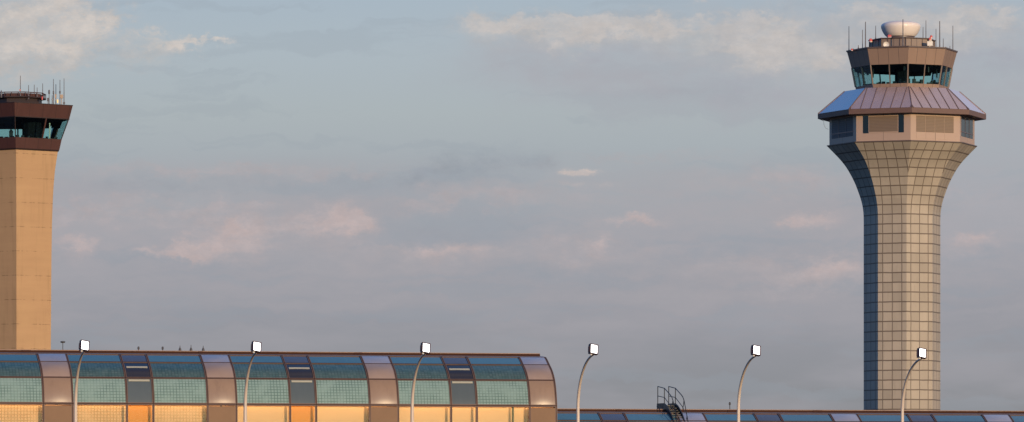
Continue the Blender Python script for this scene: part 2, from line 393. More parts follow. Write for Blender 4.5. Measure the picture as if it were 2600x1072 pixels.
# shaft and flare: panel rows 1.5 m high
rows = [(11.46, 60.08, 43.85), (11.40, 59.93, 43.7)]
prof = [(371.8, 191), (408, 156), (431, 138.7), (464, 121), (490, 110.8), (514.6, 102.8), (539, 98.6), (560, 97.7)]
def profR(y):
    for (ya, ra), (yb, rb) in zip(prof, prof[1:]):
        if ya <= y <= yb: return ra + (rb - ra) * (y - ya) / (yb - ya)
    return 97.7
lv = []
N = 40
pts = []
import bisect
def cat(y):
    ys = [p[0] for p in prof]; i = max(0, min(len(ys) - 2, bisect.bisect(ys, y) - 1))
    p0, p1, p2, p3 = prof[max(i - 1, 0)], prof[i], prof[i + 1], prof[min(i + 2, len(prof) - 1)]
    h = p2[0] - p1[0]; tt = (y - p1[0]) / h
    m1 = (p2[1] - p0[1]) / (p2[0] - p0[0]) * h; m2 = (p3[1] - p1[1]) / (p3[0] - p1[0]) * h
    return (2 * tt**3 - 3 * tt**2 + 1) * p1[1] + (tt**3 - 2 * tt**2 + tt) * m1 + (-2 * tt**3 + 3 * tt**2) * p2[1] + (tt**3 - tt**2) * m2
# heights of panel joints (measured); index rises upwards
zj = [60.05, 58.85, 57.62, 56.35, 55.05, 53.72, 52.33, 50.90, 49.46, 48.0]
while zj[-1] > 1: zj.append(zj[-1] - 1.478)
nj = len(zj)
vrow = lambda z: next((nj - i - (zj[i] - z) / (zj[i] - zj[i + 1]) for i in range(nj - 1) if zj[i] >= z >= zj[i + 1]), nj if z > zj[0] else 0)
levels = []
for i in range(nj - 1):
    sub = 3 if i < 9 else 1
    for q in range(sub):
        z = zj[i] + (zj[i + 1] - zj[i]) * q / sub
        y = HY - (z - CZ) / k_
        R = cat(max(y, 371.8)) if y < 560 else 97.7
        levels.append((R * k_, z, nj - i - q / sub))
levels.append((97.7 * k_, 0.02, 0.)); levels.reverse()
mb = shell(MB(), levels, 8, ROT)
mb.build('shaft', M['panel'], T)
mb = shell(MB(), [(11.36, 60.03), (11.5, 60.06), (11.5, 60.20), (11.0, 60.22)], 8, ROT, True, True); mb.build('base_ledge', M['lip'], T)
# gallery storey
g0, g1, GR = 60.20, zt(300), 11.1
gal = shell(MB(), [(GR, g0), (GR, g1)], 8, ROT, True, True).build('gallery', M['gallery'], T)
fw = GR * math.sin(math.pi / 8) * 2                        # face width 8.5
fs = lambda a: (a - .5) * fw
zf = lambda b: g1 - .35 - (g1 - .35 - g0) * b              # b: 0 under the soffit .. 1 at the ledge
for k in range(8):
    # faces: 7 = front left, 0 = front right, 1 = far right, 6 = far left
    if k in (7, 3):
        for a, b in ((.123, .226), (.777, .877)):
            mb = MB(); face_slab(mb, 8, ROT, k, GR, zf(.69), GR, zf(.0), fs(a), fs(b), -.05, .012); mb.build('window', M['slit'], T)
        mb = MB(); face_slab(mb, 8, ROT, k, GR, zf(.64), GR, zf(.03), fs(.24), fs(.765), -.05, .04); mb.build('louver_panel', M['louver'], T)
        mb = MB(); face_slab(mb, 8, ROT, k, GR, zf(.68), GR, zf(.645), fs(.235), fs(.77), -.05, .07); mb.build('sill', M['gallery'], T)
    elif k in (0, 4):
        for i in range(4):
            a = .11 + i * .191
            mb = MB(); face_slab(mb, 8, ROT, k, GR, zf(.665), GR, zf(.02), fs(a + .004), fs(a + .187), -.05, .04); mb.build('louver_panel', M['louver'], T)
            mb = MB(); face_slab(mb, 8, ROT, k, GR, zf(.93), GR, zf(.69), fs(a + .006), fs(a + .185), -.05, .03); mb.build('spandrel_panel', M['gallery'], T)
    else:
        mb = MB(); face_slab(mb, 8, ROT, k, GR, zf(.76), GR, zf(.0), fs(.09), fs(.88), -.05, .012)
        wd = mb.build('window', M['slit'] if k in (1, 2) else M['louver_grey'], T)
        mb = MB()
        face_slab(mb, 8, ROT, k, GR, zf(.60), GR, zf(.56), fs(.09), fs(.88), 0, .06)
        for a in (.35, .62): face_slab(mb, 8, ROT, k, GR, zf(.76), GR, zf(.0), fs(a), fs(a) + .07, 0, .055)
        mb.build('window_frame', M['seam'], wd)
# skirt roof
e0, e1 = zt(303.5), zt(289.5); ER, RR, r1 = 12.88, 8.78, zt(232.5)
shell(MB(), [(GR - .2, e0 + .12), (ER - .05, e0 + .02), (ER, e0 + .05), (ER, e1 - .05), (ER - .12, e1 - .02)], 8, ROT, True).build('eave', M['eave'], T)
roof = shell(MB(), [(ER - .06, e1 - .02), (RR, r1), (RR - 1.6, r1 + .05)], 8, ROT).build('skirt_roof', M['metal_roof'], T)
for k in (7, 0, 3, 4):
    wE, wR = (ER - .06) * math.sin(math.pi / 8), RR * math.sin(math.pi / 8)
    for i in range(-3, 4):
        s = i * 1.56 + .0
        f1 = 1.0 if abs(s) <= wR else (wE - abs(s)) / (wE - wR)
        if f1 < .05: continue
        Rb = ER - .06 + (RR - ER + .06) * f1; zb = e1 - .02 + (r1 - e1 + .02) * f1
        mb = MB(); face_slab(mb, 8, ROT, k, ER - .02, e1 - .04, Rb, zb, s - .045, s + .045, -.02, .10); mb.build('roof_seam', M['seam'], roof)
for k in range(8):
    a, b = ring(ER - .04, e1 + .0, 8, ROT)[k], ring(RR, r1, 8, ROT)[k]
    mb = MB(); mb.tube([a, b], .085, 6); mb.build('hip_cap', M['seam'], roof)
# cab : sill band, glass, mullions, fascia
cR0, cz0 = 6.98, zt(233); cR1, cz1 = 7.16, zt(221.5); cR2, cz2 = 7.72, zt(173.5); cR3, cz3 = 8.42, zt(132)
shell(MB(), [(cR0 - .25, r1 - .3), (cR0, cz0), (cR1, cz1)], 8, ROT, False, True).build('sill_band', M['fascia'], T)
mb = MB()
for k in range(8):
    mb = MB()
    hw0, hw1 = cR1 * math.sin(math.pi / 8), cR2 * math.sin(math.pi / 8)
    for q in (-1, 1):
        p = MB()
        s0, s1 = (-hw0 + .12, -.07) if q < 0 else (.07, hw0 - .12); t0, t1 = (-hw1 + .12, -.07) if q < 0 else (.07, hw1 - .12)
        face_slab(p, 8, ROT, k, cR1, cz1, cR2, cz2, s0, s1, -.10, -.07, t0, t1)
        p.build('window_pane', M['cabglass'], T)
    face_slab(mb, 8, ROT, k, cR1, cz1, cR2, cz2, -.07, .07, -.16, .04)
    mb.build('mullion', M['mullion'], T)
    a, b = ring(cR1 - .04, cz1, 8, ROT)[k], ring(cR2 - .04, cz2, 8, ROT)[k]
    mb = MB(); mb.tube([a, b], .13, 6, False); mb.build('mullion', M['mullion'], T)
shell(MB(), [(cR2 + .02, cz2), (cR3, cz3)], 8, ROT, False, False).build('fascia', M['fascia'], T)
shell(MB(), [(cR3 - .05, cz3 - .12), (cR3 + .12, cz3 - .04), (cR3 + .12, cz3 + .16), (cR3 - .4, cz3 + .2)], 8, ROT, True, True).build('roof_lip', M['lip'], T)
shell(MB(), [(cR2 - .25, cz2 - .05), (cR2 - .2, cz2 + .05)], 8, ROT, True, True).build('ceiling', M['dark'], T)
shell(MB(), [(1.1, cz1 + .02), (1.1, cz2 - .06)], 8, ROT).build('core_column', M['dark'], T)
mb = MB(); rr = random.Random(3)
for k in range(8):
    hw = cR1 * math.sin(math.pi / 8)
    s = -hw + .5
    while s < hw - .5:
        wd = rr.uniform(.35, .9); h = rr.choice((.18, .3, .42, .55, .75)); inn = rr.uniform(.9, 1.6)
        p = facepoint(cR1, cz1 + h / 2 + .02, 8, ROT, k, s + wd / 2, -inn)
        mb = MB(); mb.box(p, (wd * .8, .3, h), Matrix.Rotation(R_(ROT + (k + .5) * 45), 3, 'Z')); mb.box((p.x, p.y, cz1 + .06), (wd * .9, .4, .1), Matrix.Rotation(R_(ROT + (k + .5) * 45), 3, 'Z')); s += wd + rr.uniform(.05, .4)
        mb.build('console', M['console'], T)
for k in (2, 3, 4, 5):
    fr = (.84, .76, .86, .80)[k - 2]; hw0, hw1 = cR1 * math.sin(math.pi / 8), cR2 * math.sin(math.pi / 8)
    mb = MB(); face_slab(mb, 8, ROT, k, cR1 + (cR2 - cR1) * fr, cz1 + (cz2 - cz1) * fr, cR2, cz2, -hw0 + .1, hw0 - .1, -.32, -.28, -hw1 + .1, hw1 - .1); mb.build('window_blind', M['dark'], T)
mb = MB()
for k, s, w_, h in ((7, -.6, .22, .95), (7, 1.9, .3, .8), (0, 1.6, .2, .9), (6, .5, .3, 1.6), (1, .6, .3, 1.5), (6, -1.2, .5, 1.1)):
    p = facepoint(cR1, cz2 - .06 - h / 2, 8, ROT, k, s, -1.3); mb = MB(); mb.box(p, (w_, .12, h), Matrix.Rotation(R_(ROT + (k + .5) * 45), 3, 'Z')); mb.build('hanging_screen', M['console'], T)
# penthouse plant room, radome, roof gear
pR, pz0, pz1 = 4.95, cz3 + .2, zt(104)
pent = shell(MB(), [(pR, pz0), (pR, pz1)], 8, ROT, False, True).build('plant_room', M['pent'], T)
shell(MB(), [(pR + .02, pz1 - .1), (pR + .22, pz1 - .02), (pR + .22, pz1 + .10), (pR - .2, pz1 + .12)], 8, ROT, True, True).build('plant_room_rim', M['lip'], T)
mb = MB()
for k in range(8):
    a, b = ring(pR + .05, pz0, 8, ROT)[k], ring(pR + .05, pz1 - .05, 8, ROT)[k]; mb = MB(); mb.tube([a, b], .07, 6); mb.build('rib', M['lip'], pent)
    for s in (-.95, .95): mb = MB(); face_slab(mb, 8, ROT, k, pR, pz0, pR, pz1 - .08, s - .05, s + .05, 0, .07); mb.build('rib', M['lip'], pent)
rp = [(97.5, 36), (94, 40), (90, 43), (86, 45.4), (82, 47.4), (78, 49), (74.5, 50), (71, 50.4), (68, 49.4), (65.4, 47), (63, 42.2), (60.8, 34), (59.3, 22), (58.7, 8)]
mb = MB(); cz_ = zt(103) - zt(97.5)
rings_ = []
for y, R in rp: rings_.append([Vector((R * k_ * math.sin(2 * math.pi * q / 48), -R * k_ * math.cos(2 * math.pi * q / 48), zt(y) + .25)) for q in range(48)])
# built in the tower's frame, centred slightly left of the axis
for r in rings_:
    for p in r: p.x += X(2287, TD) - TX
mb.rings(rings_, True, True); mb.build('radome', M['radome'], T)
mb = MB(); mb.tube([(X(2287, TD) - TX, 0, pz1 + .1), (X(2287, TD) - TX, 0, zt(97.5) + .3)], 2.1, 24); mb.build('radome_base', M['lip'], T)
for px_, yt, yb, dyy in ((2155.5, 66.7, 129, -.3), (2190, 76, 122, 3.8), (2197.5, 55.5, 121, -4.6), (2223.4, 65.5, 102, -2.2), (2292.7, 49, 119, -7.2), (2343.7, 69, 97, 2.5), (2351, 52, 99, -1.5),
                         (2376.6, 73.5, 117, 4.0), (2386, 54, 118, -4.8), (2395, 98, 115, 3.0), (2419.4, 65.5, 126, -.2), (2412, 117, 126, -1.8), (2179.5, 115, 124, -3.8), (2166, 123, 129, -1.6), (2401, 119, 125, -3.0)):
    on_pent = px_ in (2223.4, 2343.7, 2351)
    d = TD + dyy; x_ = X(px_, d) - TX
    whip(T, x_, dyy, (pz1 + .1) if on_pent else pz0 - .02, Z(yt, d), .036 if px_ not in (2197.5, 2292.7, 2386) else .05)
def gear(name, mat, build):
    mb = MB(); build(mb); return mb.build(name, M[mat], T)
def lamp_red(px_, py_, dyy, z0, r=.24):
    d = TD + dyy; x_ = X(px_, d) - TX; zc = Z(py_, d)
    mb = MB(); mb.tube([(x_, dyy, z0), (x_, dyy, zc - r * .8)], .06, 8); mb.tube([(x_, dyy, zc - r * 1.25), (x_, dyy, zc - r * .8)], [r * .9, r], 12); st = mb.build('light_stand', M['white'], T)
    mb = MB(); mb.tube([(x_, dyy, zc - r * .8), (x_, dyy, zc + r * .2), (x_, dyy, zc + r * .8), (x_, dyy, zc + r)], [r, r, r * .7, r * .2], 12); mb.build('obstruction_light', M['redlamp'], T)
lamp_red(2257, 92, -4.0, pz1 + .1); lamp_red(2261, 91.5, -4.1, pz1 + .1, .2); lamp_red(2210.7, 102, -1.6, pz1 + .05, .26); lamp_red(2361, 99, -3.6, pz1 - .5, .22); lamp_red(2364.5, 93, -3.5, pz1 - .5, .2); lamp_red(2238, 98, -3.3, pz1 + .05, .15); lamp_red(2163, 126, -2.6, pz0, .16)
xw = X(2361, TD - 5) - TX
gear('equipment_box', 'white', lambda m: (m.box((xw, -5, Z(111, TD - 5)), (.82, .5, .68)), m.box((xw, -5, pz0 + .35), (.12, .12, .8))))
xd = X(2250, TD - 6.2) - TX; zd = Z(113.5, TD - 6.2)
mb = MB(); mb.rings([[Vector((xd + r * math.cos(a), -6.2 + o, zd + r * math.sin(a))) for a in [2 * math.pi * i / 24 for i in range(24)]] for r, o in ((.1, .02), (.3, -.02), (.42, -.12), (.44, -.14), (.44, .1), (.2, .25))], True, True)
mb.tube([(xd, -6.0, pz0 - .05), (xd, -6.0, zd - .2)], .07, 8); mb.build('dish_antenna', M['white'], T)
mb = MB(); mb.tube([(X(2077, TD) - TX, -.2, e0 + .1)] + [(X(px_, TD) - TX, -.3, zt(py_)) for px_, py_ in ((2091, 308), (2092, 318), (2096, 326), (2103, 329))], .025, 6); mb.build('hanging_cable', M['antenna'], T)

# ------------------------------------------------------------------ THE BROWN-CABBED CONCRETE TOWER
LD = 710.; kl = LD / F; LX = X(49, LD); LR = 0.8
L = empty('control_tower', (LX, LD, 0), 'tan concrete control tower with dark brown cab and many rooftop aerials', 'control tower')
def zl(y, rpx):                                            # y measured at the right-hand corner of a ring of radius rpx
    R = rpx * kl; return Z(y, LD - R * math.cos(R_(72)))
lp = [(385, 105.5), (405, 102), (435, 97.3), (470, 94), (500, 92), (560, 89.6), (650, 88), (890, 86.2), (1300, 85)]
lvs = [(r * kl, zl(y, r)) for y, r in lp]; lvs[-1] = (85 * kl, .02)
lvs2 = []
for (a, b) in zip(lvs, lvs[1:]):
    lvs2.append(a)
lvs2.append(lvs[-1]); lvs2.reverse()
shell(MB(), lvs2, 5, LR).build('shaft', M['concrete'], L)
q0, q1, q2, q3 = (109.5, 381), (116, 354), (136.5, 302), (146, 268.5)
A = [(r * kl, zl(y, r)) for r, y in (q0, q1, q2, q3)]
shell(MB(), [(A[0][0] - .5, A[0][1] - .28), (A[0][0] - .12, A[0][1] - .22), A[0]], 5, LR, True, False).build('cab_base', M['rustdark'], L)
shell(MB(), [A[0], A[1]], 5, LR, False, True).build('sill_band', M['rust'], L)
shell(MB(), [A[2], A[3]], 5, LR, False, False).build('fascia', M['rust'], L)
shell(MB(), [(A[3][0] - .05, A[3][1] - .03), (A[3][0] + .05, A[3][1]), (A[3][0] + .05, A[3][1] + .08), (A[3][0] - .5, A[3][1] + .12)], 5, LR, True, True).build('roof_lip', M['rustdark'], L)
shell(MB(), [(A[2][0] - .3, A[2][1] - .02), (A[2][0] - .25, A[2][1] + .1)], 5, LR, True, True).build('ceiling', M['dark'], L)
shell(MB(), [(A[2][0] + .03, A[2][1] - .10), (A[2][0] + .05, A[2][1] + .02)], 5, LR, False, False).build('window_head', M['rustdark'], L)
for k in range(5):
    h0, h1 = A[1][0] * math.sin(math.pi / 5), A[2][0] * math.sin(math.pi / 5)
    for q in (0, 1):
        # the mullion sits past the middle of each face
        m0 = .08 * h0 * 2; m1 = .08 * h1 * 2
        p = MB()
        if q == 0: face_slab(p, 5, LR, k, A[1][0], A[1][1], A[2][0], A[2][1], -h0 + .1, m0 - .08, -.12, -.09, -h1 + .1, m1 - .08)
        else: face_slab(p, 5, LR, k, A[1][0], A[1][1], A[2][0], A[2][1], m0 + .08, h0 - .1, -.12, -.09, m1 + .08, h1 - .1)
        p.build('window_pane', M['cabglass'], L)
    p = MB(); face_slab(p, 5, LR, k, A[1][0], A[1][1], A[2][0], A[2][1], m0 - .09, m0 + .09, -.2, .03, m1 - .09, m1 + .09); p.build('mullion', M['rust'], L)
    a, b = ring(A[1][0] - .08, A[1][1], 5, LR)[k], ring(A[2][0] - .08, A[2][1], 5, LR)[k]
    p = MB(); p.tube([a, b], .07, 6); p.build('mullion', M['rustdark'], L)
# things inside the cab that stand as dark shapes against the far windows
mb = MB(); rr = random.Random(11)
for k in range(5):
    s = -h0 + .6
    while s < h0 - .7:
        wd = rr.uniform(.3, .8); h = rr.choice((.12, .18, .25, .35)); p = facepoint(A[1][0], A[1][1] + h / 2 + .01, 5, LR, k, s + wd / 2, -rr.uniform(.7, 1.2))
        mb = MB(); mb.box(p, (wd * .8, .3, h), Matrix.Rotation(R_(LR + (k + .5) * 72), 3, 'Z')); mb.build('console', M['console'], L); s += wd + rr.uniform(.05, .5)
mb = MB()
xs = X(28, LD - 3) - LX
mb.box((xs, -3, A[1][1] + .45), (.5, .4, .9)); mb.tube([(xs + .02, -3, A[1][1] + .85), (xs, -3, A[1][1] + 1.05), (xs, -3, A[1][1] + 1.3)], [.3, .26, .08], 10); mb.build('office_chair', M['console'], L)
xs = X(61, LD - 4) - LX
mb = MB(); mb.tube([(1.75, 0, A[1][1] + .02), (1.75, 0, A[2][1] - .05)], 1.35, 10, False); mb.build('core_column', M['dark'], L)
for k, fr, a0, a1 in ((2, .74, -.98, -.75), (2, .0, -.75, -.1), (2, .70, -.1, .98), (3, .70, -.98, .98), (1, .74, .55, .98), (1, .0, -.1, .55), (1, .6, -.5, -.1)):
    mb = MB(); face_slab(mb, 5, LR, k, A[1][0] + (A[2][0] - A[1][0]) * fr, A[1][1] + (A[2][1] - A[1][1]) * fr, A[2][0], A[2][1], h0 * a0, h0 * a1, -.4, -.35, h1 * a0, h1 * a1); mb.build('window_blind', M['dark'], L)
mb = MB(); p = facepoint(A[1][0], A[1][1] + 1.15, 5, LR, 0, 2.1, -.55); mb.box(p, (.12, .1, 2.1), Matrix.Rotation(R_(36), 3, 'Z')); mb.build('white_post', M['white'], L)
# rooftop platform with rail, aerials
oz0, oz1 = A[3][1] + .12, A[3][1] + .12 + 1.55
shell(MB(), [(3.2, oz0), (3.2, oz1 - .55)], 8, 18).build('plant_room', M['rustdark'], L)
shell(MB(), [(3.75, oz1 - .62), (3.8, oz1 - .55), (3.8, oz1 - .42), (3.6, oz1 - .4)], 8, 18, True, True).build('platform', M['rustdark'], L)
mb = MB()
for h in (.55,):
    r_ = ring(3.75, oz1 - .42 + h, 8, 18)
    for k in range(8): mb.tube([r_[k], r_[(k + 1) % 8]], .07, 6)
for k in range(8):
    for fr in (0, .33, .66):
        a = ring(3.75, oz1 - .42, 8, 18); p = a[k].lerp(a[(k + 1) % 8], fr); mb.tube([p, p + Vector((0, 0, .55))], .05, 6)
mb.build('railing', M['rust'], L)
rnd2 = shell(MB(), [(3.4, oz1 - .4), (3.4, oz1 + .02)], 8, 18, False, True).build('parapet_band', M['rust'], L)
def L_at(zx, dyy): return X(zx / 4.827, LD + dyy) - LX
def zL(zy, dyy): return Z(180 + zy / 4.827, LD + dyy)
for zx, t_, b_, dyy, th in ((15, 235, 360, -3.8, (330, 245, .12)), (250, 60, 330, -3.7, None), (350, 175, 350, -3.6, (350, 330, .1)), (420, 170, 330, 2.0, None), (455, 205, 330, -2.2, None), (523, 155, 340, 2.6, None), (602, 230, 370, -1.5, (285, 235, .12)),
                            (655, 100, 380, -1.6, (290, 245, .10)), (685, 165, 380, -.5, None), (735, 110, 380, -1.8, (280, 245, .11)), (785, 95, 390, -.6, None), (640, 300, 380, -2.4, None)):
    whip(L, L_at(zx, dyy), dyy, A[3][1] + .1 if zx > 560 else oz1 - .4, zL(t_, dyy), .032, 'antenna', (zL(th[0], dyy), zL(th[1], dyy), th[2]) if th else None)
def lbox(name, mat, zx, zy, wz, hz, dyy):
    mb = MB(); c = (L_at(zx, dyy), dyy, zL(zy, dyy)); mb.box(c, (wz / 4.827 * kl, .25, hz / 4.827 * kl)); mb.tube([(c[0], dyy + .1, A[3][1] + .1), (c[0], dyy + .1, c[2])], .05, 6); return mb.build(name, M[mat], L)
lbox('panel_antenna', 'tan', 682, 310, 20, 46, -2.0); lbox('panel_antenna', 'tan', 755, 315, 36, 46, -2.2)
lbox('equipment_box', 'antenna', 785, 395, 24, 22, -1.4); lbox('equipment_box', 'antenna', 588, 352, 22, 40, -2.0); lbox('equipment_box', 'white', 640, 350, 14, 24, -2.2)
mb = MB(); c = (L_at(706, -2.6), -2.6, zL(372, -2.6)); mb.tube([(c[0], c[1], c[2] - .22), (c[0], c[1], c[2] + .16), (c[0], c[1], c[2] + .22)], [.08, .08, .04], 10); mb.build('beacon', M['amber'], L)
mb = MB(); c = (L_at(517, -2.9), -2.9, zL(328, -2.9)); mb.tube([(c[0], c[1], c[2] - .3), (c[0], c[1], c[2] + .1), (c[0], c[1], c[2] + .16)], [.1, .1, .04], 10); mb.build('obstruction_light', M['redlamp'], L)
mb = MB(); c = (L_at(244, -3.75), -3.75, zL(236, -3.75)); mb.tube([(c[0], c[1], c[2] - .1), (c[0], c[1], c[2] + .1)], .09, 8); mb.build('obstruction_light', M['redlamp'], L)

# ------------------------------------------------------------------ BARREL-VAULTED GLASS CONCOURSES
BD = 399.; TH = R_(12.2); BX = X(1414, BD); MODL = 12.66
ca, sa = math.cos(TH), math.sin(TH)
# building frame: local x along the facade (to the right), local y back into the building
def nback(px_): u_ = (px_ - 1300) / F; return (BX - u_ * BD) / (sa + u_ * ca)
sil = [(1414.0, 1031), (1411.7, 993), (1408.5, 966.7), (1403, 944.8), (1395.4, 927.6), (1385.5, 908.5)]
PR = [(max(0., nback(x)), Z(y, BD + max(0., nback(x)) * ca)) for x, y in sil]
PR += [(PR[-1][0] + 1.3, PR[-1][1] + .16), (PR[-1][0] + 2.6, PR[-1][1] + .20)]
TOPN = PR[-1][0]
# arc-length spline through the profile
def prof_at(i, f):
    p0, p1, p2, p3 = PR[max(i - 1, 0)], PR[i], PR[i + 1], PR[min(i + 2, len(PR) - 1)]
    if i == 0: p0 = (0., 2 * p1[1] - p2[1])
    out = []
    for a in (0, 1):
        m1 = (p2[a] - p0[a]) * .5; m2 = (p3[a] - p1[a]) * .5
        out.append((2 * f**3 - 3 * f**2 + 1) * p1[a] + (f**3 - 2 * f**2 + f) * m1 + (-2 * f**3 + 3 * f**2) * p2[a] + (f**3 - f**2) * m2)
    return tuple(out)
def arc(i0, i1, n):
    """n+1 points and outward normals along profile knots i0..i1"""
    res = []
    for q in range(n + 1):
        g = i0 + (i1 - i0) * q / n; i = min(int(g), len(PR) - 2); f = g - i
        p = prof_at(i, f); pa = prof_at(i, max(0, f - .02)); pb = prof_at(i, min(1, f + .02))
        tx, tz = pb[0] - pa[0], pb[1] - pa[1]; l = math.hypot(tx, tz); res.append((p, (-tz / l, tx / l)))
    return res
ROWS = [('C', 0, 2), ('B', 2, 4), ('A', 4, 5)]             # knots bounding the curved rows
Z0 = PR[0][1]
def strip(mb, x0, x1, line, off0, off1, nx=1, bulge=0., dz=0., tilt=(0., 0.)):
    """curved solid sheet between x0 and x1 following a profile line"""
    n = len(line) - 1; L_ = [0.]
    for (a, _), (b, _) in zip(line, line[1:]): L_.append(L_[-1] + math.hypot(b[0] - a[0], b[1] - a[1]))
    def pt(i, j, off, bl=0.):
        (y, z), (ny, nz) = line[i]; fx = j / nx; fy = L_[i] / L_[-1]
        o = off + bl * (1 - (2 * fx - 1) ** 2) * (1 - (2 * fy - 1) ** 2) + tilt[0] * (fx - .5) + tilt[1] * (fy - .5)
        return Vector((x0 + (x1 - x0) * fx, y + ny * o, z + nz * o + dz))
    for i in range(n):
        for j in range(nx):
            us = [(x0 + (x1 - x0) * j / nx, L_[i]), (x0 + (x1 - x0) * (j + 1) / nx, L_[i]), (x0 + (x1 - x0) * (j + 1) / nx, L_[i + 1]), (x0 + (x1 - x0) * j / nx, L_[i + 1])]
            mb.face([pt(i, j, off1, bulge), pt(i, j + 1, off1, bulge), pt(i + 1, j + 1, off1, bulge), pt(i + 1, j, off1, bulge)], us, True)
        mb.face([pt(i, 0, off0), pt(i, 0, off1), pt(i + 1, 0, off1), pt(i + 1, 0, off0)])
        mb.face([pt(i, nx, off1), pt(i, nx, off0), pt(i + 1, nx, off0), pt(i + 1, nx, off1)])
        mb.face([pt(i, nx, off0), pt(i, 0, off0), pt(i + 1, 0, off0), pt(i + 1, nx, off0)])
    mb.face([pt(0, 0, off0), pt(0, nx, off0), pt(0, nx, off1), pt(0, 0, off1)])
    mb.face([pt(n, 0, off1), pt(n, nx, off1), pt(n, nx, off0), pt(n, 0, off0)])
def mat_pane(name, c1, c2, rough, grid=0., gc=(.02, .05, .05), spec=.5, gs=.245, streak=.4, coat=0.):
    m, t, out = material(name)
    uu, vv, _ = t.sep(t.uv())[:3]
    info = t.n.new('ShaderNodeObjectInfo').outputs['Random']
    ob = t.vm('ADD', t.obj(), t.comb(t.m('MULTIPLY', info, 50.), 0., 0.))
    n = t.noise(t.vm('MULTIPLY', ob, (1., 1., .45)), 1.1, 5, .6).outputs[0]
    n2 = t.noise(t.vm('MULTIPLY', ob, (1., .25, .12)), 3.2, 4, .6).outputs[0]
    c = t.mix(t.m('MULTIPLY_ADD', n2, streak, t.m('MULTIPLY', n, 1 - streak)), c1, c2)
    c = t.mix(t.m('MULTIPLY', info, .25), c, tuple(a * .75 for a in c1))
    if grid:
        g, cid, la, lb = gridline(t, uu, vv, gs, gs * .95, .038, .02, .03)
        cr = t.white(cid)
        fade = t.ss(t.noise(ob, .9, 3).outputs[0], .3, .62, .25, 1.)
        c = t.mix(t.m('MULTIPLY', cr, .06), c, (.5, .58, .55))
        c = t.mix(t.m('MULTIPLY', t.m('MULTIPLY', g, grid), fade), c, gc)
    pbsdf(t, out, c, rough, 0., t.bump(n, .05, .02), spec); return m
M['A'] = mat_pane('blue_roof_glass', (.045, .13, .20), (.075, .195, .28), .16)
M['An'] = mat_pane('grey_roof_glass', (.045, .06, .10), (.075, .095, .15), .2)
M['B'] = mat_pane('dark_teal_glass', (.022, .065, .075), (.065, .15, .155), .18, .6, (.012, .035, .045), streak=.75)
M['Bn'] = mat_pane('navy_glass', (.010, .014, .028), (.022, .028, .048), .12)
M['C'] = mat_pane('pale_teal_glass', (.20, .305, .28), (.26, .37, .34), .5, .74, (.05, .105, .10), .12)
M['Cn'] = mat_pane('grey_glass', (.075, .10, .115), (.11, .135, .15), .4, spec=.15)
M['pier'] = None
def mat_pier():
    m, t, out = material('satin_bronze_panel')
    info = t.n.new('ShaderNodeObjectInfo').outputs['Random']
    ob = t.vm('ADD', t.obj(), t.comb(t.m('MULTIPLY', info, 50.), 0., 0.))
    n = t.noise(ob, .7, 5, .6).outputs[0]; n2 = t.noise(t.vm('MULTIPLY', ob, (1, 1, .1)), 2.5, 4, .6).outputs[0]
    c = t.mix(n, (.235, .15, .095), (.31, .205, .135)); c = t.mix(t.ss(n2, .45, .8, 0., .4), c, (.18, .11, .07))
    b_ = pbsdf(t, out, c, t.m('MULTIPLY_ADD', n, .2, .48), 0., t.bump(n, .22, .08), .25)
    b_.inputs['Coat Weight'].default_value = 1.; b_.inputs['Coat IOR'].default_value = 1.5; b_.inputs['Coat Roughness'].default_value = .33; return m
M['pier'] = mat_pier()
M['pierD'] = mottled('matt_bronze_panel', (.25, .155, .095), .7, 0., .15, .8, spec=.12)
M['pierA'] = mottled('pier_sky_sheen_top', (.60, .54, .53), .36, .8, .12, .9)  # paler metallic copy of the bronze pier; lilac sky sheen put into the finish
M['pierB'] = mottled('pier_sky_sheen_mid', (.40, .29, .23), .40, .35, .15, .9)  # bronze pier copy, its colour lightened for the pinkish sky sheen
M['frame'] = mottled('mullion_bronze', (.145, .092, .076), .5, .1, spec=.2)
M['framed'] = mottled('gasket_dark', (.035, .02, .017), .7, spec=.1)
M['rail'] = mottled('ridge_rail', (.33, .215, .15), .5, .1, .2)
M['raild'] = mottled('ridge_dark', (.052, .022, .015), .75, spec=.08)
M['flash'] = mottled('ridge_flashing', (.17, .15, .155), .6, 0, spec=.2)
M['cream'] = mottled('cream_blind', (.70, .46, .25), .8, 0, .12, .5)
M['amberwall'] = mottled('amber_blind', (.66, .27, .045), .8, 0, .05, .5)
M['strip'] = mat_emit('ceiling_luminaire', (1, .60, .32), 5.6)
M['bar'] = mottled('light_stripe', (.42, .40, .30), .5)  # pale tone painted for the light showing in the narrow panes
M['post'] = mottled('olive_post', (.10, .075, .03), .5)
M['room'] = mottled('room_wall', (.6, .5, .38), .8)
M['roofback'] = mottled('roof_sheet', (.25, .25, .26), .5)
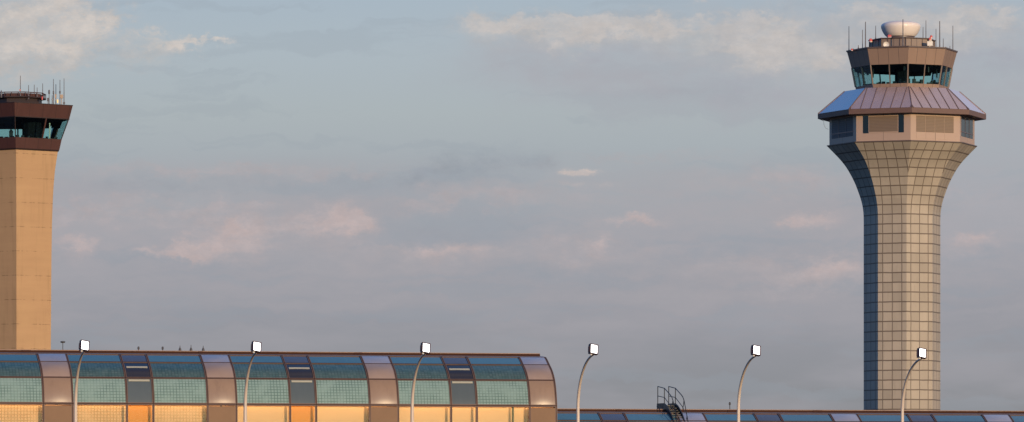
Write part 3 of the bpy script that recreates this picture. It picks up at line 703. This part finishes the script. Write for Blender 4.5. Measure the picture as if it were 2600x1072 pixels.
def mat_fritglass():
    m, t, out = material('fritted_clear_glass')
    uu, vv, _ = t.sep(t.uv())[:3]
    g, cid, la, lb = gridline(t, uu, vv, .245, .235, .045, .02, .03)
    fade = t.m('MULTIPLY', t.ss(t.noise(t.obj(), .7, 3).outputs[0], .3, .62, .3, 1.), t.m('SUBTRACT', 1., t.n.new('ShaderNodeNewGeometry').outputs['Backfacing']))
    tr = t.n.new('ShaderNodeBsdfTransparent')
    t.put(tr.inputs[0], t.mix(t.m('MULTIPLY', t.m('MULTIPLY', g, .55), fade), (.95, .94, .92), (.50, .42, .30)))
    gl = t.n.new('ShaderNodeBsdfGlossy'); gl.inputs['Roughness'].default_value = .03
    lw = t.n.new('ShaderNodeFresnel'); lw.inputs[0].default_value = 1.45
    mx = t.n.new('ShaderNodeMixShader'); t.put(mx.inputs[0], t.m('MULTIPLY', lw.outputs[0], .5)); t.l.new(tr.outputs[0], mx.inputs[1]); t.l.new(gl.outputs[0], mx.inputs[2]); t.l.new(mx.outputs[0], out.inputs[0]); return m
M['fritglass'] = mat_fritglass()

HB = 3.7                                                    # height of the lit glazing row
def concourse(label, m0, m1, dz, lit_bottom, end_right):
    """modules m0..m1-1, each ending with a pier at its right; module k spans (k-1)*MODL .. k*MODL"""
    root = empty('concourse', (BX, BD, 0), label, 'airport concourse', None, (0, 0, TH))
    xa, xb = m0 * MODL, m1 * MODL
    zb = Z0 + dz - HB
    rr = random.Random(5 + m0)
    for k in range(m0 + 1, m1 + 1):
        e = k * MODL
        bays = [('wide', e - 12.53, e - 8.50), ('narrow', e - 8.32, e - 6.46), ('wide', e - 6.28, e - 2.25), ('pier', e - 2.07, e - (.13 if k == m1 else .01))]
        for kind, x0, x1 in bays:
            for row, i0, i1 in ROWS:
                line = arc(i0, i1, 10)
                # leave a gap at the row ends for the transom
                mb = MB()
                if kind == 'pier':
                    strip(mb, x0, x1, line, -.08, .035, 8, .085 if row != 'A' else .05, dz); mb.build('pier_panel', M[{'A': 'pierA', 'B': 'pierB', 'C': 'pier'}[row]], root, True)
                else:
                    strip(mb, x0, x1, line, -.06, -.015, 2, .012, dz, (rr.uniform(-.012, .012), rr.uniform(-.012, .012)))
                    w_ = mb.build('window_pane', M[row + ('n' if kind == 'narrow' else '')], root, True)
                    if kind == 'narrow' and row in 'BC':
                        mb = MB(); l2 = arc(i0 + (i1 - i0) * (.83 if row == 'C' else .60), i0 + (i1 - i0) * (.92 if row == 'C' else .70), 3)
                        strip(mb, x0 + .12, x1 - .12, l2, -.014, .02, 1, 0, dz); mb.build('light_stripe', M['bar'], w_)  # thin slab standing in for the stripe of light behind the glass
            # lit (or plain) vertical row below the curve
            zt_, zb_ = Z0 + dz - .16, zb
            vl = [((0., zb_ + (zt_ - zb_) * q / 4), (-1., 0.)) for q in range(5)]
            mb = MB()
            if kind == 'pier':
                strip(mb, x0, x1, vl, -.08, .035, 8, .05); mb.build('pier_panel', M['pierD'], root, True)
                mb = MB(); mb.box(((x0 + x1) / 2, .85, (zt_ + zb_) / 2 + .2), (x1 - x0 + .16, .06, zt_ - zb_ + .7)); mb.build('blind', M['cream'], root)
            else:
                frit = k < -1
                strip(mb, x0, x1, vl, -.06, -.03, 1)
                w_ = mb.build('window_pane', M['fritglass' if frit and kind == 'wide' else 'litglass'], root)
                w_['label'] = 'deep amber lit pane' if kind == 'narrow' and k < 0 else 'warmly lit peach pane'
                mb = MB(); mb.box(((x0 + x1) / 2, .85, (zt_ + zb_) / 2 + .2), (x1 - x0 + .18, .06, zt_ - zb_ + .7))
                mb.build('blind', M['amberwall' if kind == 'narrow' and k < 0 else 'cream'], root)
    # vertical mullions: two slender ribs with a dark gasket between them
    xs = []
    for k in range(m0 + 1, m1 + 1):
        e = k * MODL; xs += [e - 12.595, e - 8.41, e - 6.37, e - 2.16]
    xs.append(xb - .06)
    full = [((0., zb + (Z0 + dz - zb) * q / 2 - dz), (-1., 0.)) for q in range(2)] + arc(0, 5, 40)
    for x in xs:
        mb = MB(); strip(mb, x - .085, x + .085, full, -.12, .05, 1, 0, dz); f = mb.build('mullion', M['frame'], root)
        mb = MB(); strip(mb, x - .022, x + .022, full, .04, .062, 1, 0, dz); mb.build('gasket', M['framed'], f)
    # horizontal transoms
    def transom(i, h, mat, o):
        mb = MB(); (p, nn) = arc(i, i + .0001, 1)[0]; tt = (nn[1], -nn[0])
        l2 = [((p[0] + tt[0] * s, p[1] + tt[1] * s), nn) for s in (-h, h)]
        strip(mb, xa, xb, l2, -.10, o, 1, 0, dz); return mb
    for i, h in ((0, .10), (2, .075), (4, .06), (5, .05)):
        f = transom(i, h, 'frame', .045).build('transom', M['frame'], root)
        transom(i, h * .3, 'framed', .058).build('gasket', M['framed'], f)
    # ridge: flashing, dark upstand, rail on stubs
    top = arc(5, 7, 8)
    mb = MB(); strip(mb, xa, xb, top, -.06, .0, 1, 0, dz)
    back = [((2 * TOPN - p[0], p[1]), (-nn[0], nn[1])) for p, nn in reversed(arc(0, 7, 40))]
    strip(mb, xa, xb, back + [((2 * TOPN, Z0 - 1), (1., 0.))], -.06, .0, 1, 0, dz)
    mb.build('roof', M['roofback'], root)
    ry, rz = PR[5][0] + 1.0, PR[5][1] + dz
    mb = MB(); mb.box(((xa + xb) / 2, ry, rz + .06), (xb - xa, .5, .12)); mb.build('ridge_flashing', M['flash'], root)
    xe = xb - (.25 if end_right else 0)
    mb = MB(); mb.box(((xa + xe) / 2, ry + .05, rz + .215), (xe - xa, .3, .19)); mb.build('ridge_upstand', M['raild'], root)
    mb = MB(); mb.tube([(xa, ry + .05, rz + .345), (xe, ry + .05, rz + .345)], .034, 8)
    mb.build('ridge_rail', M['rail'], root)
    mb = MB(); x = xa + .8; q = random.Random(2)
    while x < xe - .5:
        if q.random() < .45: mb.box((x, ry - .1, rz + .25), (q.uniform(.3, 1.4), .1, .17))
        x += q.uniform(2.2, 5.5)
    mb.build('clamp_plate', M['raild'], root)
    # end walls, lit room, plinth
    def endwall(x, sgn):
        mb = MB(); pts_ = [(0., .0)] + [(p[0], p[1] + dz) for p, _ in arc(0, 7, 30)] + [(2 * TOPN - p[0], p[1] + dz) for p, _ in reversed(arc(0, 7, 30))][1:] + [(2 * TOPN, .0)]
        P1 = [Vector((x, y + .0, z)) for y, z in pts_]; P2 = [Vector((x - sgn * .25, y, z)) for y, z in pts_]
        mb.face(P1 if sgn > 0 else list(reversed(P1))); mb.face(list(reversed(P2)) if sgn > 0 else P2)
        mb.build('end_wall', M['pier'], root)
    endwall(xa + .01, -1); endwall(xb - .01, 1)
    mb = MB(); mb.box(((xa + xb) / 2, .9, Z0 + dz + .42), (xb - xa - .6, 1.5, .12)); mb.box(((xa + xb) / 2, .9, zb - .1), (xb - xa - .6, 1.6, .12)); mb.build('floor_slab', M['room'], root)
    for k in range(m0 + 1, m1 + 1):
        e = k * MODL
        mb = MB(); mb.box((e - 6.35, .45, Z0 + dz + .26), (11.6, .26, .08)); mb.build('ceiling_light', M['strip'], root)
    mb = MB(); mb.box(((xa + xb) / 2, .1, zb / 2 - .04), (xb - xa - .02, .3, zb - .1)); mb.build('plinth_wall', M['pier'], root)
    mb = MB(); mb.box(((xa + xb) / 2, 2 * TOPN - .15, (Z0 + dz) / 2), (xb - xa - .54, .25, Z0 + dz)); mb.build('back_wall', M['room'], root)
    return root
DZL = -4.34
ca_label = 'tall barrel vaulted glass concourse with warmly lit lower windows and bronze piers'
big = concourse(ca_label, -5, 0, 0., True, True)
low = concourse('low barrel vaulted glass concourse beneath the panelled tower with only blue roof glass showing', 0, 5, DZL, True, False)
# slender columns standing behind the lit panes
for x in (-3.45, -26.4):
    mb = MB(); mb.tube([(x, .28, Z0 - HB), (x, .28, Z0 + .2)], .09, 12); mb.build('column', M['post'], big)

def loc(px_, py_, n):
    """facade coordinates (s, n, z) of the point seen at a photo pixel, n metres behind the facade line"""
    u_ = (px_ - 1300) / F
    # BX + s ca - n sa = u (BD + s sa + n ca)
    s = (u_ * (BD + n * ca) - BX + n * sa) / (ca - u_ * sa)
    d = BD + s * sa + n * ca
    return s, d, Z(py_, d)
def wpt(s, n, z): return Vector((BX + s * ca - n * sa, BD + s * sa + n * ca, z))

# ------------------------------------------------------------------ roof access stair on the low vault
zt5 = PR[5][1] + DZL
sL, _, _ = loc(1687, 986, 5.5); sR = sL + .90
base_p = wpt(sL + .45, 5.0, 0)
st = empty('roof_stair', wpt(sL + .45, 5.0, zt5 - .1), 'black steel stair with double handrails climbing over the low vault roof', 'stair', None, (0, 0, TH))
M['blacksteel'] = mottled('black_steel', (.022, .025, .030), .5, .3)
def sp(side, n, z): return Vector(((-.45 if side == 0 else .45), n - 5.0, z - (zt5 - .1)))
def zat(py_, n, s): return loc_z(py_, n, s)
def loc_z(py_, n, s): d = BD + s * sa + n * ca; return Z(py_, d)
zdeck = loc_z(1029, 5.5, sL)
for side, s in ((0, sL), (1, sR)):
    T_ = [(7.7, loc_z(981.5, 7.7, s)), (5.5, loc_z(986, 5.5, s)), (3.55, loc_z(1003, 3.55, s)), (3.05, loc_z(1009, 3.05, s)), (2.7, loc_z(1017, 2.7, s)), (2.25, loc_z(1035, 2.25, s)), (1.6, loc_z(1062, 1.6, s)), (1.25, loc_z(1080, 1.25, s))]
    mb = MB(); mb.tube([sp(side, n, z) for n, z in T_], .036, 8)
    Mm = [(7.7, loc_z(1005.5, 7.7, s)), (5.5, loc_z(1009.5, 5.5, s)), (3.2, loc_z(1033, 3.2, s)), (2.5, loc_z(1046, 2.5, s))]
    mb.tube([sp(side, n, z) for n, z in Mm], .03, 8)
    for n, z1 in ((7.7, T_[0][1]), (5.5, T_[1][1])): mb.tube([sp(side, n, zdeck - .05), sp(side, n, z1)], .036, 8)
    mb.tube([sp(side, 3.1, loc_z(1040, 3.1, s)), sp(side, 2.72, T_[4][1])], .03, 8)
    mb.tube([sp(side, 1.9, loc_z(1066, 1.9, s)), sp(side, 1.75, T_[6][1] + .15)], .03, 8)
    mb.build('handrail', M['blacksteel'], st)
    # stringer following the vault
    mb = MB()
    SL = [(7.9, zdeck - .1), (6.6, zdeck - .1), (5.5, zdeck - .12), (4.7, zdeck - .32), (3.9, zdeck - .66), (3.2, zdeck - 1.05), (2.5, zdeck - 1.55), (1.9, zdeck - 2.1), (1.4, zdeck - 2.7)]
    for (na, za), (nb, zb_) in zip(SL, SL[1:]):
        a, b = sp(side, na, za), sp(side, nb, zb_); hx = Vector((.035, 0, 0)); hz = Vector((0, 0, .28))
        q = [a - hx - hz, a + hx - hz, a + hx + hz, a - hx + hz]; q2 = [b - hx - hz, b + hx - hz, b + hx + hz, b - hx + hz]
        mb.rings([q2, q], False, True)
    mb.build('stringer', M['blacksteel'], st)
mb = MB(); mb.box((0, 1.75, zdeck - .03 - (zt5 - .1)), (.98, 2.4, .08)); mb.box((0, 1.9, zdeck - .24 - (zt5 - .1)), (.84, 2.0, .30)); mb.build('platform', M['blacksteel'], st)
mb = MB()
for i in range(13):
    f = i / 12 * (len(SL) - 3) + 2; j = min(int(f), len(SL) - 2); g = f - j
    n = SL[j][0] + (SL[j + 1][0] - SL[j][0]) * g; z = SL[j][1] + (SL[j + 1][1] - SL[j][1]) * g
    mb.box((0, n - 5.0, z + .06 - (zt5 - .1)), (.86, .24, .05))
mb.build('tread', M['blacksteel'], st)
mb = MB()
for (na, za), (nb, zb_) in zip(SL[2:], SL[3:]):
    q = [Vector((sx, n - 5.0, z - .16 - (zt5 - .1) + o)) for n, z in ((na, za), (nb, zb_)) for sx, o in ((-.41, 0), (.41, 0), (.41, .03), (-.41, .03))]
    mb.rings([q[4:], q[:4]], False, True)
mb.build('soffit_plate', M['blacksteel'], st)
mb = MB()
for sx in (-.45, .45):
    for n in (7.5, 5.9): mb.tube([(sx, n - 5, zdeck - .1 - (zt5 - .1)), (sx, n - 5, -.1)], .05, 8)
for n, sx in ((4.3, -.95), (3.2, -.95)): mb.tube([(sx, n - 5, -.25 - (5.6 - n) * .28), (-.45, n - 5 + .4, .0 - (5.6 - n) * .25)], .035, 8)
mb.build('support_leg', M['blacksteel'], st)

# ------------------------------------------------------------------ small masts and vents on the tall vault
M['vent'] = mottled('vent_metal', (.07, .065, .065), .55)
M['ventred'] = mottled('vent_red', (.30, .12, .10), .5)
def vent(px_, ytop, kind, label, low_=False, n=8.6):
    s, d, zt_ = loc(px_, ytop, n); b = wpt(s, n, (PR[-1][1] + (DZL if low_ else 0)) - .05)
    o = empty('roof_vent', b, label, 'roof vent', 'small vents and aerials on the vault ridge')
    h = zt_ - b.z
    mb = MB()
    if kind == 'spike': mb.tube([(0, 0, 0), (0, 0, h * .55), (0, 0, h)], [.05, .04, .02], 6)
    else: mb.tube([(0, 0, 0), (0, 0, h - .15)], .035, 8)
    mb.build('pipe', M['vent' if kind != 'red' else 'ventred'], o)
    mb = MB()
    if kind == 'spike': mb.tube([(0, 0, .0), (0, 0, .3), (0, 0, .48), (0, 0, .6)], [.08, .12, .10, .04], 10)
    else: mb.tube([(0, 0, h - .25), (0, 0, h - .2), (0, 0, h - .05), (0, 0, h)], [.04, .085, .08, .03], 10)
    mb.build('cowl', M['vent'], o)
vent(351.7, 880, 'red', 'slim red vent pipe with dark cap on the vault ridge, nearest the high mast light')
vent(413, 880, 'cap', 'thin roof pipe with small round dark cap, second from the high mast light')
vent(457, 877.5, 'spike', 'stubby dark roof spike with swollen base, third from the high mast light')
vent(485, 876, 'spike', 'dark roof spike with longest thin tip, between two stubby spikes')
vent(516, 878, 'spike', 'stubby dark roof spike nearest the second street lamp from the concrete tower')
vent(1853, 1021, 'cap', 'thin pale pipe on the low vault ridge beside the fifth street lamp', True)
# far high mast light, beyond the building
hd = 900.; hx = X(159.5, hd)
hm = empty('mast_light', (hx, hd, 0), 'distant thin high mast light seen just right of the tan concrete tower', 'mast light')
mb = MB(); mb.tube([(0, 0, 0), (0, 0, Z(868, hd))], [.2, .06], 8); mb.build('pole', M['vent'], hm)
mb = MB(); zz_ = Z(868, hd); mb.rings([[Vector((r * math.cos(a), r * math.sin(a), zz_ + o)) for a in [2 * math.pi * i / 12 for i in range(12)]] for r, o in ((.15, -.22), (.40, -.15), (.45, .05), (.2, .12))], False, True); mb.build('lamp_ring', M['vent'], hm)

# ------------------------------------------------------------------ street lamps with square floodlight heads
M['pole'] = mottled('lamp_pole_paint', (.62, .50, .40), .42, 0, .08)
M['fixture'] = mottled('fixture_dark', (.085, .052, .058), .5, spec=.3)
AE, AB = 3.0, 2.3
lampspec = [(191.8, 879, 'street lamp with floodlight head standing nearest the tan concrete tower'),
            (622.7, 882, 'lit street lamp in front of the tall vault, second from the concrete tower'),
            (1046.6, 885, 'lit street lamp in front of the tall vault nearest its rounded end'),
            (1467.5, 888, 'lit street lamp just past the rounded end of the tall vault'),
            (1875.0, 891, 'lit street lamp between the roof stair and the panelled tower'),
            (2291.0, 898, 'lit street lamp standing in front of the panelled tower shaft')]
DL0, DL1 = 222., 231.5
def lamp_proto():
    root = empty('street_lamp', (0, 0, 0), '', 'street lamp', 'curved street lamps along the road')
    tipz = 10.0
    pts_ = [(0, 0, 0), (0, 0, 2), (0, 0, 4.5), (0, 0, tipz - AB - .6)]; rad = [.11, .10, .085, .078]
    for i in range(17):
        a = R_(84) * i / 16; pts_.append((0, -AE * (1 - math.cos(a)) / (1 - math.cos(R_(84))), tipz - AB + AB * math.sin(a) / math.sin(R_(84)) - .05)); rad.append(.075 - .032 * i / 16)
    mb = MB(); mb.tube(pts_, rad, 12); mb.build('pole', M['pole'], root)
    mb = MB(); mb.tube([(0, 0, 0), (0, 0, .06), (0, 0, .08), (0, 0, .45)], [.26, .26, .17, .15], 12); mb.build('base_plate', M['pole'], root)
    end = Vector(pts_[-1])
    # floodlight head: tilted up towards the arm, turned a little
    Mh = Matrix.Rotation(R_(14), 3, 'Z') @ Matrix.Rotation(R_(9), 3, 'Y') @ Matrix.Rotation(R_(-14), 3, 'X')
    c = end + Vector((-.02, -.10, .23))
    def tr(p): return c + Mh @ Vector(p)
    hw, hh, dp = .195, .222, .12
    mb = MB()
    mb.box(c, (2 * hw, dp, 2 * hh), Mh)
    for q in range(7): mb.box(tr((-hw + .03 + q * (2 * hw - .06) / 6, dp / 2 + .035, 0)), (.012, .07, 2 * hh - .05), Mh)
    head = mb.build('lamp_head', M['fixture'], root)
    mb = MB(); mb.box(tr((0, -dp / 2 - .004, .0)), (2 * hw - .066, .008, 2 * hh - .066), Mh); mb.build('lens', M['lamp'], head)
    mb = MB()
    for sx, sz, wx, wz in ((-hw + .016, 0, .032, 2 * hh), (hw - .016, 0, .032, 2 * hh), (0, hh - .016, 2 * hw - .066, .032), (0, -hh + .016, 2 * hw - .066, .032)):
        mb.box(tr((sx, -dp / 2 - .03, sz)), (wx, .062, wz), Mh)
    mb.build('bezel', M['fixture'], head)
    mb = MB(); mb.tube([end, end + Vector((0, -.05, .03)), tr((-.12, dp / 2 + .05, -hh * .7)), tr((-.1, dp / 2 + .02, -hh * .3))], [.045, .05, .04, .03], 8)
    mb.box(tr((-hw - .015, .02, -.02)), (.02, .09, .25), Mh)
    mb.build('bracket', M['fixture'], root)
    mb = MB(); p = tr((-hw * .55, -.02, -hh - .035)); mb.tube([p + Vector((0, 0, .03)), p, p - Vector((0, 0, .035))], [.05, .055, .03], 10); mb.build('sensor', M['white'], root)
    return root, c
lproto, lc = lamp_proto()
for i, (px_, hy, lab) in enumerate(lampspec):
    o = lproto if i == 0 else copy_tree(lproto)
    d = DL0 + (DL1 - DL0) * i / 5
    o.location = (X(px_, d), d, Z(hy, d - 2.9) - lc.z)
    o.rotation_euler = (0, 0, R_(12))
    # keep the foot on the ground: stretch only vertically by a few centimetres
    o['label'] = lab
# ------------------------------------------------------------------ ground
m, t, out = material('ground_asphalt')
n = t.noise(t.obj(), .15, 6, .6).outputs[0]
pbsdf(t, out, t.mix(n, (.045, .045, .047), (.075, .073, .07)), .9, 0., t.bump(n, .2, .05), .2)
mb = MB(); mb.face([(-20000, -8000, 0), (20000, -8000, 0), (20000, 30000, 0), (-20000, 30000, 0)]); g = mb.build('ground', m); g['kind'] = 'structure'
